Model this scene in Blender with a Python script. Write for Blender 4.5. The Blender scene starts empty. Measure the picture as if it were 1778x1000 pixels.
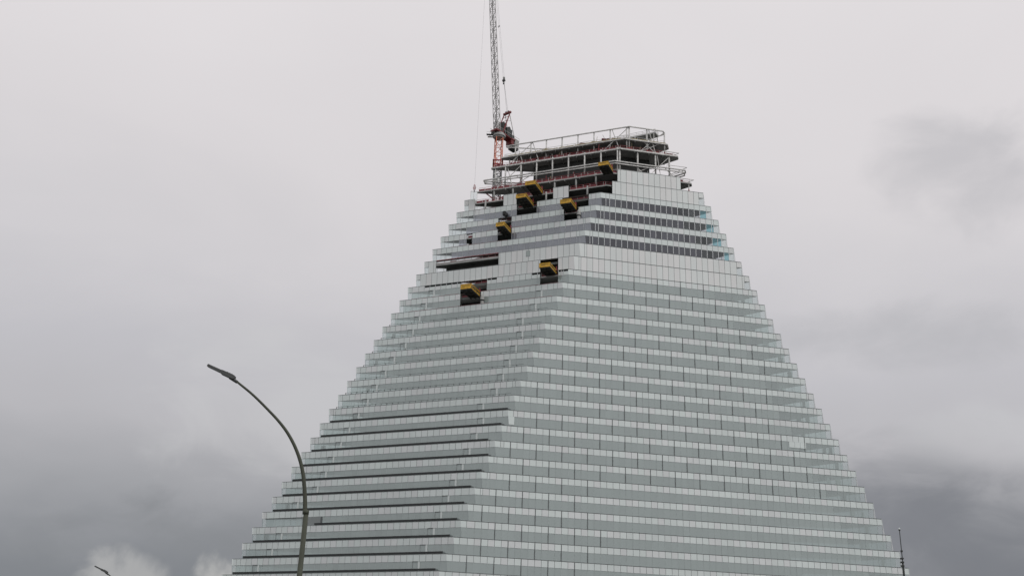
import bpy, math, random
from mathutils import Vector, Matrix
random.seed(7)
S = bpy.context.scene
COL = S.collection

# ------------------------------------------------------------------ camera
CZ = 1.6                                   # eye height
PITCH, ROLL, FPX = 0.386785, 0.037157, 1862.65
cam_d = bpy.data.cameras.new('camera')
cam = bpy.data.objects.new('camera', cam_d)
COL.objects.link(cam)
S.camera = cam
cam_d.sensor_width = 36.0
cam_d.lens = FPX / 1778.0 * 36.0
cam_d.clip_end = 9000
cp, sp = math.cos(PITCH), math.sin(PITCH)
cr, sr = math.cos(ROLL), math.sin(ROLL)
right0, up0, fwd = Vector((1, 0, 0)), Vector((0, -sp, cp)), Vector((0, cp, sp))
rgt = right0 * cr + up0 * sr
upv = -right0 * sr + up0 * cr
m = Matrix((rgt, upv, -fwd)).transposed().to_4x4()
m.translation = Vector((0, 0, CZ))
cam.matrix_world = m

# ------------------------------------------------------------------ world
W = bpy.data.worlds.new('World')
S.world = W
W.use_nodes = True
nt = W.node_tree
nt.nodes.clear()
N, L = nt.nodes, nt.links
SUN_DIR = Vector((0.85, -0.80, 1.05)).normalized()
def wn(t, **k):
    n = N.new(t)
    for a, b in k.items(): setattr(n, a, b)
    return n
def wmath(op, a, b=None, c=None, clamp=False):
    n = wn('ShaderNodeMath', operation=op, use_clamp=clamp)
    for i, x in enumerate((a, b, c)):
        if x is None: continue
        if isinstance(x, (int, float)): n.inputs[i].default_value = x
        else: L.new(x, n.inputs[i])
    return n.outputs[0]
out = wn('ShaderNodeOutputWorld')
bg = wn('ShaderNodeBackground')
L.new(bg.outputs[0], out.inputs[0])
tc = wn('ShaderNodeTexCoord')
sky = wn('ShaderNodeTexSky', sky_type='NISHITA')
sky.sun_disc = False
sky.sun_elevation = math.asin(SUN_DIR.z)
sky.sun_rotation = math.atan2(SUN_DIR.x, SUN_DIR.y)
sep = wn('ShaderNodeSeparateXYZ')
L.new(tc.outputs['Generated'], sep.inputs[0])
def wnoise(scale, detail, rough, dist, stretch=(1, 1, 1), off=(0, 0, 0)):
    mp = wn('ShaderNodeMapping')
    mp.inputs['Scale'].default_value = stretch
    mp.inputs['Location'].default_value = off
    L.new(tc.outputs['Generated'], mp.inputs[0])
    n = wn('ShaderNodeTexNoise')
    n.inputs['Scale'].default_value = scale
    n.inputs['Detail'].default_value = detail
    n.inputs['Roughness'].default_value = rough
    n.inputs['Distortion'].default_value = dist
    L.new(mp.outputs[0], n.inputs['Vector'])
    return n.outputs['Fac']
n1 = wnoise(3.2, 5, 0.5, 0.4, (1, 1, 2.2))
n2 = wnoise(9.0, 6, 0.55, 0.5, (1, 1, 1.8), (3, 1, 2))
n4 = wnoise(16.0, 7, 0.55, 0.3, (1, 1, 1.3), (5, 2, 8))
n3 = wnoise(2.0, 3, 0.5, 0.0, (1, 1, 1.5), (7, 5, 1))
elev = wmath('ADD', sep.outputs[2], wmath('MULTIPLY', wmath('SUBTRACT', n1, 0.5), 0.15))
ramp = wn('ShaderNodeValToRGB')
L.new(elev, ramp.inputs[0])
cr_ = ramp.color_ramp
STOPS = [(0.00, (.20, .21, .23)), (0.11, (.225, .232, .25)), (0.17, (.37, .37, .385)), (0.235, (.50, .49, .508)),
         (0.30, (.55, .54, .565)), (0.38, (.655, .635, .653)), (0.46, (.73, .70, .712)), (0.60, (.79, .757, .768)),
         (0.80, (1.05, 1.05, 1.06)), (1.0, (1.30, 1.30, 1.32))]
while len(cr_.elements) < len(STOPS): cr_.elements.new(0.5)
for e, (p, c) in zip(cr_.elements, STOPS):
    e.position = p
    e.color = (*c, 1)
col = ramp.outputs[0]
def wmix(a, b, fac, blend='MIX'):
    n = wn('ShaderNodeMix', data_type='RGBA', blend_type=blend)
    if isinstance(fac, float): n.inputs[0].default_value = fac
    else: L.new(fac, n.inputs[0])
    for s, x in ((6, a), (7, b)):
        if isinstance(x, tuple): n.inputs[s].default_value = (*x, 1)
        else: L.new(x, n.inputs[s])
    return n.outputs[2]
def blob(d, rx, rz, lo=0.0, namp=0.5, nz=None):
    """soft cloud bank around direction d: ellipse of half-widths rx, rz, edge broken up by noise"""
    d = Vector(d).normalized()
    az = wmath('ARCTAN2', sep.outputs[0], sep.outputs[1])
    a = wmath('DIVIDE', wmath('SUBTRACT', az, math.atan2(d.x, d.y)), rx)
    b = wmath('DIVIDE', wmath('SUBTRACT', sep.outputs[2], d.z), rz)
    r = wmath('ADD', wmath('MULTIPLY', a, a), wmath('MULTIPLY', b, b))
    r = wmath('ADD', r, wmath('MULTIPLY', wmath('SUBTRACT', nz or n2, 0.5), namp * 4))
    mr = wn('ShaderNodeMapRange', interpolation_type='SMOOTHSTEP')
    mr.inputs[1].default_value = 1.4
    mr.inputs[2].default_value = lo
    L.new(r, mr.inputs[0])
    return mr.outputs[0]
def scale_fac(f, k): return wmath('MULTIPLY', f, k)
# grey banks and paler breaks of this sky
col = wmix(col, (.17, .175, .195), scale_fac(blob((.37, .92, .14), .15, .10, -.2, .7), .75))
col = wmix(col, (.235, .24, .25), scale_fac(blob((-.24, .95, .135), .15, .038, -.4, 1.0), .75))
col = wmix(col, (.62, .615, .62), scale_fac(blob((-.19, .94, .255), .15, .06, 0.0, 1.0), .45))
col = wmix(col, (.62, .62, .63), scale_fac(blob((.42, .85, .235), .10, .03, 0.0, 1.0), .35))
col = wmix(col, (.44, .44, .46), scale_fac(blob((.33, .88, .325), .13, .028, -.6, 1.2), .50))
col = wmix(col, (.53, .52, .54), scale_fac(blob((.38, .81, .45), .10, .05, -.5, 1.0), .7))
col = wmix(col, (.46, .455, .45), scale_fac(blob((-.325, .94, .099), .034, .027, 0.0, 1.3, n4), .75))
col = wmix(col, (.55, .54, .52), scale_fac(blob((-.235, .96, .101), .030, .029, 0.1, 1.1, n4), .80))
# slight mottling, and the brighter part of the overcast behind the viewer
mot = wmath('ADD', 0.94, wmath('MULTIPLY', n3, 0.12))
colm = wn('ShaderNodeVectorMath', operation='SCALE')
L.new(col, colm.inputs[0]); L.new(mot, colm.inputs['Scale'])
back = wn('ShaderNodeMapRange')
back.inputs[1].default_value = 0.1; back.inputs[2].default_value = -0.7
L.new(sep.outputs[1], back.inputs[0])
col = wmix(colm.outputs[0], (1.35, 1.36, 1.38), scale_fac(back.outputs[0], .55))
skyd = wn('ShaderNodeVectorMath', operation='SCALE')
L.new(sky.outputs[0], skyd.inputs[0]); skyd.inputs['Scale'].default_value = 0.08
col = wmix(col, skyd.outputs[0], 0.05)
L.new(col, bg.inputs[0])
bg.inputs[1].default_value = 1.0

# ------------------------------------------------------------------ sun (veiled by the overcast)
sl = bpy.data.lights.new('sun', 'SUN')
sl.energy = 1.0
sl.angle = math.radians(25)
sl.color = (1.0, 0.97, 0.93)
so = bpy.data.objects.new('sun', sl)
COL.objects.link(so)
so.rotation_euler = SUN_DIR.to_track_quat('Z', 'Y').to_euler()
S.view_settings.view_transform = 'Standard'
S.view_settings.look = 'None'
S.view_settings.exposure = 0.0
S.view_settings.gamma = 1.0
S.cycles.max_bounces = 10
S.cycles.transparent_max_bounces = 24
S.cycles.glossy_bounces = 3

# ------------------------------------------------------------------ materials
def mat(name, base, rough=0.6, metal=0.0, spec=0.5, coat=0.0, var=0.0, nscale=0.6, tone=0.0, namp=None, tint=None):
    m = bpy.data.materials.new(name)
    m.use_nodes = True
    t = m.node_tree
    b = t.nodes['Principled BSDF']
    b.inputs['Roughness'].default_value = rough
    b.inputs['Metallic'].default_value = metal
    b.inputs['Specular IOR Level'].default_value = spec
    b.inputs['Coat Weight'].default_value = coat
    b.inputs['Coat Roughness'].default_value = 0.08
    b.inputs['Base Color'].default_value = (*base, 1)
    cur = None
    def mixc(fac, a, c):
        n = t.nodes.new('ShaderNodeMix'); n.data_type = 'RGBA'
        t.links.new(fac, n.inputs[0])
        for s, x in ((6, a), (7, c)):
            if isinstance(x, tuple): n.inputs[s].default_value = (*x, 1)
            else: t.links.new(x, n.inputs[s])
        return n.outputs[2]
    cur = tuple(base)
    if tone:
        at = t.nodes.new('ShaderNodeAttribute'); at.attribute_name = 'tone'
        sx = t.nodes.new('ShaderNodeSeparateColor')
        t.links.new(at.outputs['Color'], sx.inputs[0])
        lo = tuple(c * (1 - tone) for c in base); hi = tuple(min(1, c * (1 + tone)) for c in base)
        cur = mixc(sx.outputs[0], lo, hi)
        if tint:
            c2 = mixc(sx.outputs[0], tuple(c * (1 - tone) for c in tint), tuple(c * (1 + tone) for c in tint))
            cur = mixc(sx.outputs[1], cur, c2)
    if var:
        tcn = t.nodes.new('ShaderNodeTexCoord')
        nz = t.nodes.new('ShaderNodeTexNoise')
        nz.inputs['Scale'].default_value = nscale
        nz.inputs['Detail'].default_value = 6
        t.links.new(tcn.outputs['Object'], nz.inputs['Vector'])
        vm = t.nodes.new('ShaderNodeMapRange')
        vm.inputs[3].default_value = 1 - var; vm.inputs[4].default_value = 1 + var
        vm.inputs[1].default_value = 0.3; vm.inputs[2].default_value = 0.7
        t.links.new(nz.outputs['Fac'], vm.inputs[0])
        sc = t.nodes.new('ShaderNodeVectorMath'); sc.operation = 'SCALE'
        if isinstance(cur, tuple): sc.inputs[0].default_value = cur
        else: t.links.new(cur, sc.inputs[0])
        t.links.new(vm.outputs[0], sc.inputs['Scale'])
        cur = sc.outputs[0]
    if not isinstance(cur, tuple): t.links.new(cur, b.inputs['Base Color'])
    return m
def glass(name, body, tint, opaque, rough=0.08, ior=1.5, tone=0.1, refl=0.0):
    """coated / fritted glazing: partly see-through, partly a pale body, with a mirror sheen"""
    m = bpy.data.materials.new(name)
    m.use_nodes = True
    t = m.node_tree
    b = t.nodes['Principled BSDF']
    b.inputs['Base Color'].default_value = (*body, 1)
    b.inputs['Roughness'].default_value = rough
    b.inputs['IOR'].default_value = ior
    at = t.nodes.new('ShaderNodeAttribute'); at.attribute_name = 'tone'
    sx = t.nodes.new('ShaderNodeSeparateColor'); t.links.new(at.outputs['Color'], sx.inputs[0])
    mp = t.nodes.new('ShaderNodeMapRange'); t.links.new(sx.outputs[0], mp.inputs[0])
    mp.inputs[3].default_value = 1 - tone; mp.inputs[4].default_value = 1 + tone
    sc = t.nodes.new('ShaderNodeVectorMath'); sc.operation = 'SCALE'
    sc.inputs[0].default_value = body; t.links.new(mp.outputs[0], sc.inputs['Scale'])
    t.links.new(sc.outputs[0], b.inputs['Base Color'])
    tr = t.nodes.new('ShaderNodeBsdfTransparent'); tr.inputs[0].default_value = (*tint, 1)
    gl = t.nodes.new('ShaderNodeBsdfGlossy'); gl.inputs['Roughness'].default_value = rough
    gl.inputs[0].default_value = (.92, .97, .97, 1)
    lw = t.nodes.new('ShaderNodeFresnel'); lw.inputs[0].default_value = ior
    add = t.nodes.new('ShaderNodeMath'); add.operation = 'ADD'; add.use_clamp = True
    t.links.new(lw.outputs[0], add.inputs[0]); add.inputs[1].default_value = refl
    m1 = t.nodes.new('ShaderNodeMixShader')
    t.links.new(add.outputs[0], m1.inputs[0]); t.links.new(tr.outputs[0], m1.inputs[1]); t.links.new(gl.outputs[0], m1.inputs[2])
    m2 = t.nodes.new('ShaderNodeMixShader'); m2.inputs[0].default_value = opaque
    t.links.new(m1.outputs[0], m2.inputs[1]); t.links.new(b.outputs[0], m2.inputs[2])
    t.links.new(m2.outputs[0], t.nodes['Material Output'].inputs[0])
    return m
M = {}
M['panel'] = mat('glazed_panel', (.535, .58, .568), .22, coat=.25, tone=.045, tint=(.55, .565, .565), var=.045, nscale=.05)
M['blank'] = mat('blank_panel', (.555, .58, .572), .30, coat=.2, tone=.03, tint=(.575, .575, .57), var=.045, nscale=.05)
M['joint'] = mat('joint_grey', (.20, .215, .215), .6)
M['joint_dark'] = mat('joint_dark', (.085, .095, .095), .55)
M['ribbon'] = glass('ribbon_glass', (.355, .405, .395), (.55, .64, .62), .64, .06, 1.5, .035, .16)
M['dark_glass'] = glass('dark_glass', (.115, .115, .14), (.55, .55, .62), .5, .03, 1.45, .3, .02)
M['pale_glass'] = glass('pale_glass', (.29, .30, .345), (.60, .62, .68), .55, .06, 1.5, .07, .10)
M['ribbon_thin'] = glass('thin_ribbon_glass', (.345, .395, .385), (.62, .72, .70), .47, .05, 1.5, .05, .14)
M['open_glass'] = glass('open_dark_glass', (.10, .10, .12), (.80, .80, .84), .15, .03, 1.45, .3, .02)
M['frosted'] = glass('frosted_end_glass', (.56, .60, .595), (.90, .93, .93), .34, .05, 1.45, .05, .03)
M['clear'] = glass('clear_glass', (.5, .53, .53), (.86, .90, .90), .10, .03, 1.45, .1, .03)
M['film'] = glass('blue_film', (.14, .30, .34), (.45, .72, .78), .45, .2, 1.4, .35, .0)
M['mullion'] = mat('mullion', (.42, .43, .44), .4, .3)
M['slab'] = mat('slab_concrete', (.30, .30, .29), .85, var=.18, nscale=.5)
M['ceiling'] = mat('raw_soffit_shaded', (.075, .08, .075), .9, var=.25, nscale=.35)  # shade inside the openings is put into this dark colour
M['soffit'] = mat('open_soffit_lit', (.21, .21, .205), .85, var=.25, nscale=.4)  # lighter soffit copy, daylight on the open slabs put into the colour
M['finish'] = mat('ceiling_white', (.58, .60, .59), .8)
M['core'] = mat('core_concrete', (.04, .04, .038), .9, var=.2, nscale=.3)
M['steel'] = mat('galvanised_steel', (.44, .43, .415), .55, .1, var=.3, nscale=1.5)
M['white'] = mat('white_post', (.54, .575, .565), .5)
M['striped'] = mat('hook_white', (.7, .7, .7), .5)
M['red'] = mat('red_paint', (.26, .022, .03), .5, var=.3, nscale=2)
M['redmesh'] = mat('red_mesh', (.15, .035, .042), .8, var=.4, nscale=1.5)
M['orange'] = mat('orange_red_steel', (.52, .14, .07), .5, var=.2, nscale=1.5)
M['maroon'] = mat('maroon_steel', (.16, .02, .02), .5, var=.2, nscale=1.0)
M['yellow'] = mat('yellow_paint', (.47, .265, .018), .6, var=.3, nscale=1.5)
M['black'] = mat('black_paint', (.012, .014, .014), .6)
M['ply'] = mat('dark_plywood', (.055, .052, .040), .8, var=.3, nscale=1.2)
M['timber'] = mat('timber', (.30, .25, .15), .8, var=.3, nscale=1.5)
M['darkmach'] = mat('machine_grey', (.022, .027, .025), .55, var=.2, nscale=1)
M['conc'] = mat('ballast_concrete', (.33, .33, .32), .85, var=.15, nscale=1)
M['cable'] = mat('wire_rope', (.22, .22, .22), .5, .4)
M['jibgrey'] = mat('jib_grey', (.30, .29, .285), .5, var=.3, nscale=.8)
M['pole'] = mat('green_grey_paint', (.040, .044, .029), .75, var=.22, nscale=3)
M['head'] = mat('lamp_head', (.035, .037, .036), .45, .2, var=.15, nscale=5)
M['lens'] = mat('lamp_lens', (.35, .36, .36), .15)
M['asphalt'] = mat('ground', (.06, .062, .06), .9, var=.3, nscale=.05)
M['light_patch'] = mat('pale_light_patch', (.45, .47, .46), .8)

# ------------------------------------------------------------------ mesh helpers
class MB:
    def __init__(s): s.v = []; s.f = []; s.mi = []; s.t = []; s.mats = []
    def mi_of(s, m):
        if m not in s.mats: s.mats.append(m)
        return s.mats.index(m)
    def face(s, pts, m, tone=None):
        i = len(s.v); s.v += [tuple(p) for p in pts]
        s.f.append(tuple(range(i, i + len(pts)))); s.mi.append(s.mi_of(m)); s.t.append(tone or (.5, 0, 0))
    def hexa(s, a, b, m, tone=None):
        """a, b: two quads (4 points each) joined into a closed block"""
        i = len(s.v); s.v += [tuple(p) for p in a] + [tuple(p) for p in b]
        k = s.mi_of(m)
        fs = [(0, 3, 2, 1), (4, 5, 6, 7)] + [(j, (j + 1) % 4, 4 + (j + 1) % 4, 4 + j) for j in range(4)]
        for q in fs: s.f.append(tuple(i + x for x in q)); s.mi.append(k); s.t.append(tone or (.5, 0, 0))
    def box(s, c, d, m, ex=Vector((1, 0, 0)), ey=Vector((0, 1, 0)), ez=Vector((0, 0, 1)), tone=None):
        c = Vector(c); x, y, z = ex * d[0] / 2, ey * d[1] / 2, ez * d[2] / 2
        s.hexa([c - x - y - z, c + x - y - z, c + x + y - z, c - x + y - z],
               [c - x - y + z, c + x - y + z, c + x + y + z, c - x + y + z], m, tone)
    def bar(s, a, b, w, m, h=None, up=Vector((0, 0, 1))):
        a, b = Vector(a), Vector(b); z = (b - a)
        if z.length < 1e-6: return
        z.normalize(); h = h or w
        u = up if abs(z.dot(up)) < .97 else Vector((1, 0, 0))
        x = z.cross(u).normalized(); y = x.cross(z).normalized()
        x, y = x * w / 2, y * h / 2
        s.hexa([a - x - y, a + x - y, a + x + y, a - x + y], [b - x - y, b + x - y, b + x + y, b - x + y], m)
    def tube(s, pts, r, m, n=10, cap=True):
        rs = r if isinstance(r, (list, tuple)) else [r] * len(pts)
        pts = [Vector(p) for p in pts]; rings = []
        u = None
        for j, p in enumerate(pts):
            d = (pts[min(j + 1, len(pts) - 1)] - pts[max(j - 1, 0)]).normalized()
            if u is None:
                u = d.cross(Vector((0, 1, 0.01))); u.normalize()
            u = (u - d * u.dot(d)).normalized(); w = d.cross(u)
            i = len(s.v)
            for q in range(n):
                a = 2 * math.pi * q / n
                s.v.append(tuple(p + (u * math.cos(a) + w * math.sin(a)) * rs[j]))
            rings.append(i)
        k = s.mi_of(m)
        for a, b in zip(rings, rings[1:]):
            for q in range(n):
                s.f.append((a + q, a + (q + 1) % n, b + (q + 1) % n, b + q)); s.mi.append(k); s.t.append((.5, 0, 0))
        if cap:
            for a in (rings[0], rings[-1]):
                s.f.append(tuple(a + q for q in range(n))); s.mi.append(k); s.t.append((.5, 0, 0))
    def build(s, name, parent=None, smooth=False, loc=None):
        if not s.v: return None
        me = bpy.data.meshes.new(name)
        o0 = Vector(loc) if loc is not None else None
        vs = s.v if o0 is None else [tuple(Vector(p) - o0) for p in s.v]
        me.from_pydata(vs, [], s.f)
        for mm in s.mats: me.materials.append(M[mm])
        me.polygons.foreach_set('material_index', s.mi)
        ca = me.color_attributes.new('tone', 'FLOAT_COLOR', 'CORNER')
        data = []
        for f, t in zip(s.f, s.t): data += [t[0], t[1], t[2], 1.0] * len(f)
        ca.data.foreach_set('color', data)
        if smooth: me.polygons.foreach_set('use_smooth', [True] * len(s.f))
        me.update()
        import bmesh
        bm = bmesh.new(); bm.from_mesh(me)
        bmesh.ops.recalc_face_normals(bm, faces=bm.faces); bm.to_mesh(me); bm.free()
        o = bpy.data.objects.new(name, me)
        COL.objects.link(o)
        if parent is not None:
            o.parent = parent
            o.matrix_parent_inverse = parent.matrix_world.inverted()
        elif o0 is not None: o.location = o0
        return o
def tag(o, label=None, cat=None, group=None, kind=None):
    if label: o['label'] = label
    if cat: o['category'] = cat
    if group: o['group'] = group
    if kind: o['kind'] = kind
    return o
def empty(name, loc):
    o = bpy.data.objects.new(name, None); COL.objects.link(o)
    o.location = loc; o.matrix_world = Matrix.Translation(Vector(loc))
    return o
def lerp(a, b, t): return a + (b - a) * t

# ------------------------------------------------------------------ ground
g = MB(); g.face([(-4000, -4000, 0), (4000, -4000, 0), (4000, 4000, 0), (-4000, 4000, 0)], 'asphalt')
tag(g.build('ground'), kind='structure')

# ------------------------------------------------------------------ tower geometry
H = 4.1
Z0 = 144.288 + CZ
TH2 = 0.194382
D2 = Vector((math.cos(TH2), math.sin(TH2), 0))
B0 = Vector((25.563, 270.476, 0))
SH = D2 * 0.38                       # every storey's glazing leans a little along the long front
def zk(k): return Z0 - k * H
def Ak(k): return Vector((-15.2018 - 2.11417 * k, 286.7054 - 0.02145 * k, 0))
def Bk(k): return B0 - D2 * (1.526829 * k)
def Ck(k): return B0 + D2 * (29.26870 + 2.13183 * k)
def Dk(k):
    c = Ck(k); y = 288.0 + (k + 2.7) * .16
    return Vector((c.x - 1.2 * (y - c.y), y, 0))
KMAX = 35
tower = empty('office_tower', (Bk(KMAX).x, Bk(KMAX).y, 0))
tag(tower, 'stepped pale glass office tower whose top storeys are still bare steel and concrete', 'skyscraper')
SP = 0.42                            # share of a storey taken by the pale band
PITCHR = 1.6775

class Face:
    """one storey of one front: P = start, Q = end at the top edge; the bottom edge is shifted by SH"""
    def __init__(s, P, Q, k):
        s.zt, s.zb = zk(k), zk(k + 1)
        s.P, s.Q = P.copy(), Q.copy()
        s.len = (Q - P).length
        s.e = (Q - P).normalized()
        s.n = Vector((s.e.y, -s.e.x, 0))      # outward for A>B>C order
        s.sh = SH.dot(s.e); s.shn = SH.dot(s.n)
    def pt(s, u, h, o=0.0):
        """u metres from start, h 0 (top) .. 1 (bottom), o outward"""
        x = min(max(u - s.sh * h, 0), s.len) if 0 < u < s.len else (0 if u <= 0 else s.len)
        p = s.P + s.e * x + SH * h + s.n * o
        p.z = lerp(s.zt, s.zb, h)
        return p
    def quad(s, u0, u1, h0, h1, o): return [s.pt(u0, h1, o), s.pt(u1, h1, o), s.pt(u1, h0, o), s.pt(u0, h0, o)]
    def block(s, mb, u0, u1, h0, h1, o0, o1, m, tone=None):
        mb.hexa(s.quad(u0, u1, h0, h1, o0), s.quad(u0, u1, h0, h1, o1), m, tone)
def grid(length, first, pitch, endw=1.5):
    """cell boundaries: fixed grid with fillers at both ends"""
    g = [0.0, endw]
    x = first - math.floor((first - endw - .55) / pitch) * pitch
    while x < length - endw - .55: g.append(x); x += pitch
    g += [length - endw, length]
    return g
def rtone():
    return (min(1, max(0, random.gauss(.5, .28))), 1.0 if random.random() < .28 else random.random() * .3, 0)

# holes in the left front (metres from the far left corner) and short pieces on the right front
HOLES_L = {7: [(16.6, 24.7), (40.5, 45.7)], 8: [(19.1, 25.3)], 6: [(38.2, 43.4)], 5: [(3.8, 23.3)],
           2: [(15.84, 19.98), (35.9, 40.0)], 3: [(18.3, 22.4), (8.4, 10.2)], 1: [(19.2, 25.4), (33.2, 41.0)],
           0: [(3.5, 12.6), (16.7, 28.0), (32.7, 99)]}
HOLES_R = {0: [(-99, 1.85)], -1: [(-99, 3.4), (22.4, 99)]}
DARK_TOP = {7: [(5.6, 27.3), (38.6, 48.2)]}
def joints_s(k):
    base = 1.35 + .045 * (k - 7) + (3.355 if k % 2 == 0 else 0)
    return base
JEND = {7: 31, 8: 33, 9: 36, 10: 39, 11: 42, 12: 46, 13: 36, 14: 48, 15: 46, 16: 50, 17: 57, 18: 53, 19: 56, 20: 60,
        21: -4, 22: -7, 23: -3, 24: 1, 25: -3, 26: -7, 27: 2, 28: 5}

def minus(cells, holes):
    res = []
    for a, b in cells:
        segs = [(a, b)]
        for h0, h1 in holes:
            ns = []
            for x, y in segs:
                if h1 <= x or h0 >= y: ns.append((x, y)); continue
                if h0 > x + .25: ns.append((x, h0))
                if h1 < y - .25: ns.append((h1, y))
            segs = ns
        res += segs
    return res

def storey_face(k, side):
    P, Q = (Ak(k), Bk(k)) if side == 'L' else (Bk(k), Ck(k))
    F = Face(P, Q, k)
    if side == 'L':
        e1 = F.e; first = (Vector((-15, 286.7, 0)) - P).dot(e1); first = first % 1.72
        G = grid(F.len, first, 1.72, 1.45); holes = HOLES_L.get(k, [])
    else:
        s0 = (P - B0).dot(D2)
        G = grid(F.len, (joints_s(k) - s0) % PITCHR, PITCHR, 1.5)
        holes = [(a - s0, b - s0) for a, b in HOLES_R.get(k, [])]
    cells = minus(list(zip(G, G[1:])), holes)
    blank = k in (-1, 0, 5, 6)
    sp = MB(); rb = MB(); mu = rb
    dt = DARK_TOP.get(k, []) if side == 'L' else []
    for ci, (a, b) in enumerate(cells):
        if ci and a > cells[ci - 1][1] + .05:
            sp.build('spandrel_band', tower); rb.build('window_band', tower); sp = MB(); rb = MB(); mu = rb
        t = rtone()
        gap = .055
        top = .02
        for d0, d1 in dt:
            if a >= d0 - .8 and b <= d1 + .8: top = .15
        endcell = (a < .01) if side == 'L' else (b > F.len - .01)
        if side == 'R' and a < .01: t = (.95, 0, 0)
        full = blank and not endcell
        mname = 'blank' if blank else 'panel'
        hb = .995 if full else SP
        F.block(sp, a, b, top, hb, -.16, -.05, 'joint')
        ga = a + gap if a > .01 else a
        gb = b - gap if b < F.len - .01 else b
        F.block(sp, ga, gb, top + .006, hb - .006, -.05, 0.0, mname, t)
        if top > .05:
            F.block(sp, a, a + .16, 0.0, top, -.1, -.02, 'mullion')
            F.block(sp, a, b, .0, top, -.4, -.3, 'black')
        if not full:
            if k in (1, 2, 3, 4): gm = 'dark_glass' if side == 'R' else 'pale_glass'
            elif blank: gm = 'clear'
            else: gm = 'ribbon'
            if gm == 'ribbon' and ((side == 'L' and a < 9.5) or (side == 'R' and b > F.len - 11)): gm = 'ribbon_thin'
            if gm == 'pale_glass' and a < 5.5: gm = 'clear'
            if gm == 'dark_glass' and b > F.len - 9: gm = 'open_glass'
            if endcell: gm = 'frosted'
            elif side == 'R' and k in (1, 2, 3, 4) and b > F.len - (3.4 if k != 4 else 2.4): gm = 'film'
            tt = (random.random(), 0, 0)
            rb.face(F.quad(a, b, SP, 1.0, -.06), gm, tt)
            if k in (1, 2, 3, 4):
                if a > .01:
                    w = .13 if side == 'R' else .05
                    F.block(mu, a - w / 2, a + w / 2, SP, .985, -.05, .03, 'mullion')
            elif a > .01 and not blank:
                F.block(mu, a - .02, a + .02, SP, .985, -.055, -.035, 'joint' if random.random() < .2 else 'ribbon_mullion')
    # thin dark line along the top edge, and edge posts
    for a, b in minus([(0, F.len)], holes):
        cp_ = MB()
        F.block(cp_, a, b, -.004, .032 if side == 'R' else .022, -.2, .025, 'joint_dark' if (side == 'R' and k >= 5) else 'joint')
        cp_.build('coping', tower)
    if side == 'R' or True:
        if side == 'L': F.block(mu, 0, .055, .02, 1, -.06, .02, 'mullion')
        elif not (k == -1): F.block(mu, F.len - .055, F.len, .02, 1, -.06, .02, 'mullion')
        if side == 'R' and k >= 7: F.block(mu, 0.0, .16, SP, 1, -.04, .03, 'panel')  # pale strip at the fold: corner highlight put into a light colour
    if side == 'R' and k >= 7:
        je = JEND.get(k, 60); x = joints_s(k) - s0
        jt = mu
        x -= math.floor(x / 6.71) * 6.71
        while x < F.len - 2 and x + s0 < je:
            if x > 3.4: F.block(jt, x - .10, x + .10, .0, 1, -.06, .03, 'joint_dark')
            x += 6.71
    nm = 'spandrel_band'
    o = sp.build(nm, tower); rb.build('window_band', tower)
    return F
M['ribbon_mullion'] = mat('ribbon_mullion', (.30, .34, .33), .4)

def inset_poly(k, tip=1.6, inn=.35, back=.35):
    A, B, C, D = Ak(k), Bk(k), Ck(k), Dk(k)
    off = SH * .4
    pts = [A + (B - A).normalized() * tip, B, C + (B - C).normalized() * tip, C + (D - C).normalized() * tip, D,
           A + (D - A).normalized() * tip]
    cen = sum(pts, Vector()) / len(pts)
    res = []
    n = len(pts)
    for i in range(n):                       # offset each edge inwards
        p0, p1, p2 = pts[i - 1], pts[i], pts[(i + 1) % n]
        def nor(a, b):
            e = (b - a).normalized(); q = Vector((e.y, -e.x, 0))
            return -q if (cen - a).dot(q) < 0 else q
        n1, n2 = nor(p0, p1), nor(p1, p2)
        bis = (n1 + n2); bis = bis / max(.35, (1 + n1.dot(n2)))
        res.append(p1 + bis * inn + off)
    return res
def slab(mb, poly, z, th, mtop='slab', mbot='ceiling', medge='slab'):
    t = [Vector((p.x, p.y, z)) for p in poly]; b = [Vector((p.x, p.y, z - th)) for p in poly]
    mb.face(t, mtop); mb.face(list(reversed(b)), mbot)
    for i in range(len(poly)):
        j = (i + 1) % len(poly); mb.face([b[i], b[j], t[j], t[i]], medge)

# rear fronts (seen through the glazed tips)
def rear_face(k):
    mb = MB(); gb = MB()
    A, C, D = Ak(k), Ck(k), Dk(k)
    for P, Q in ((C, D), (D, A)):
        F = Face(P, Q, k)
        n = max(2, int(F.len / 1.9)); w = F.len / n
        for i in range(n):
            F.block(mb, i * w, (i + 1) * w, .02, SP, -.14, 0, 'blank' if k in (-1, 0, 5, 6) else 'panel', rtone())
            gb.face(F.quad(i * w, (i + 1) * w, SP, 1, -.07), 'clear')
            if i and 3 < i * w < F.len - 3: F.block(mb, i * w - .05, i * w + .05, SP, 1, -.14, 0, 'mullion')
    mb.build('rear_band', tower); gb.build('rear_window_band', tower)

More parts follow.
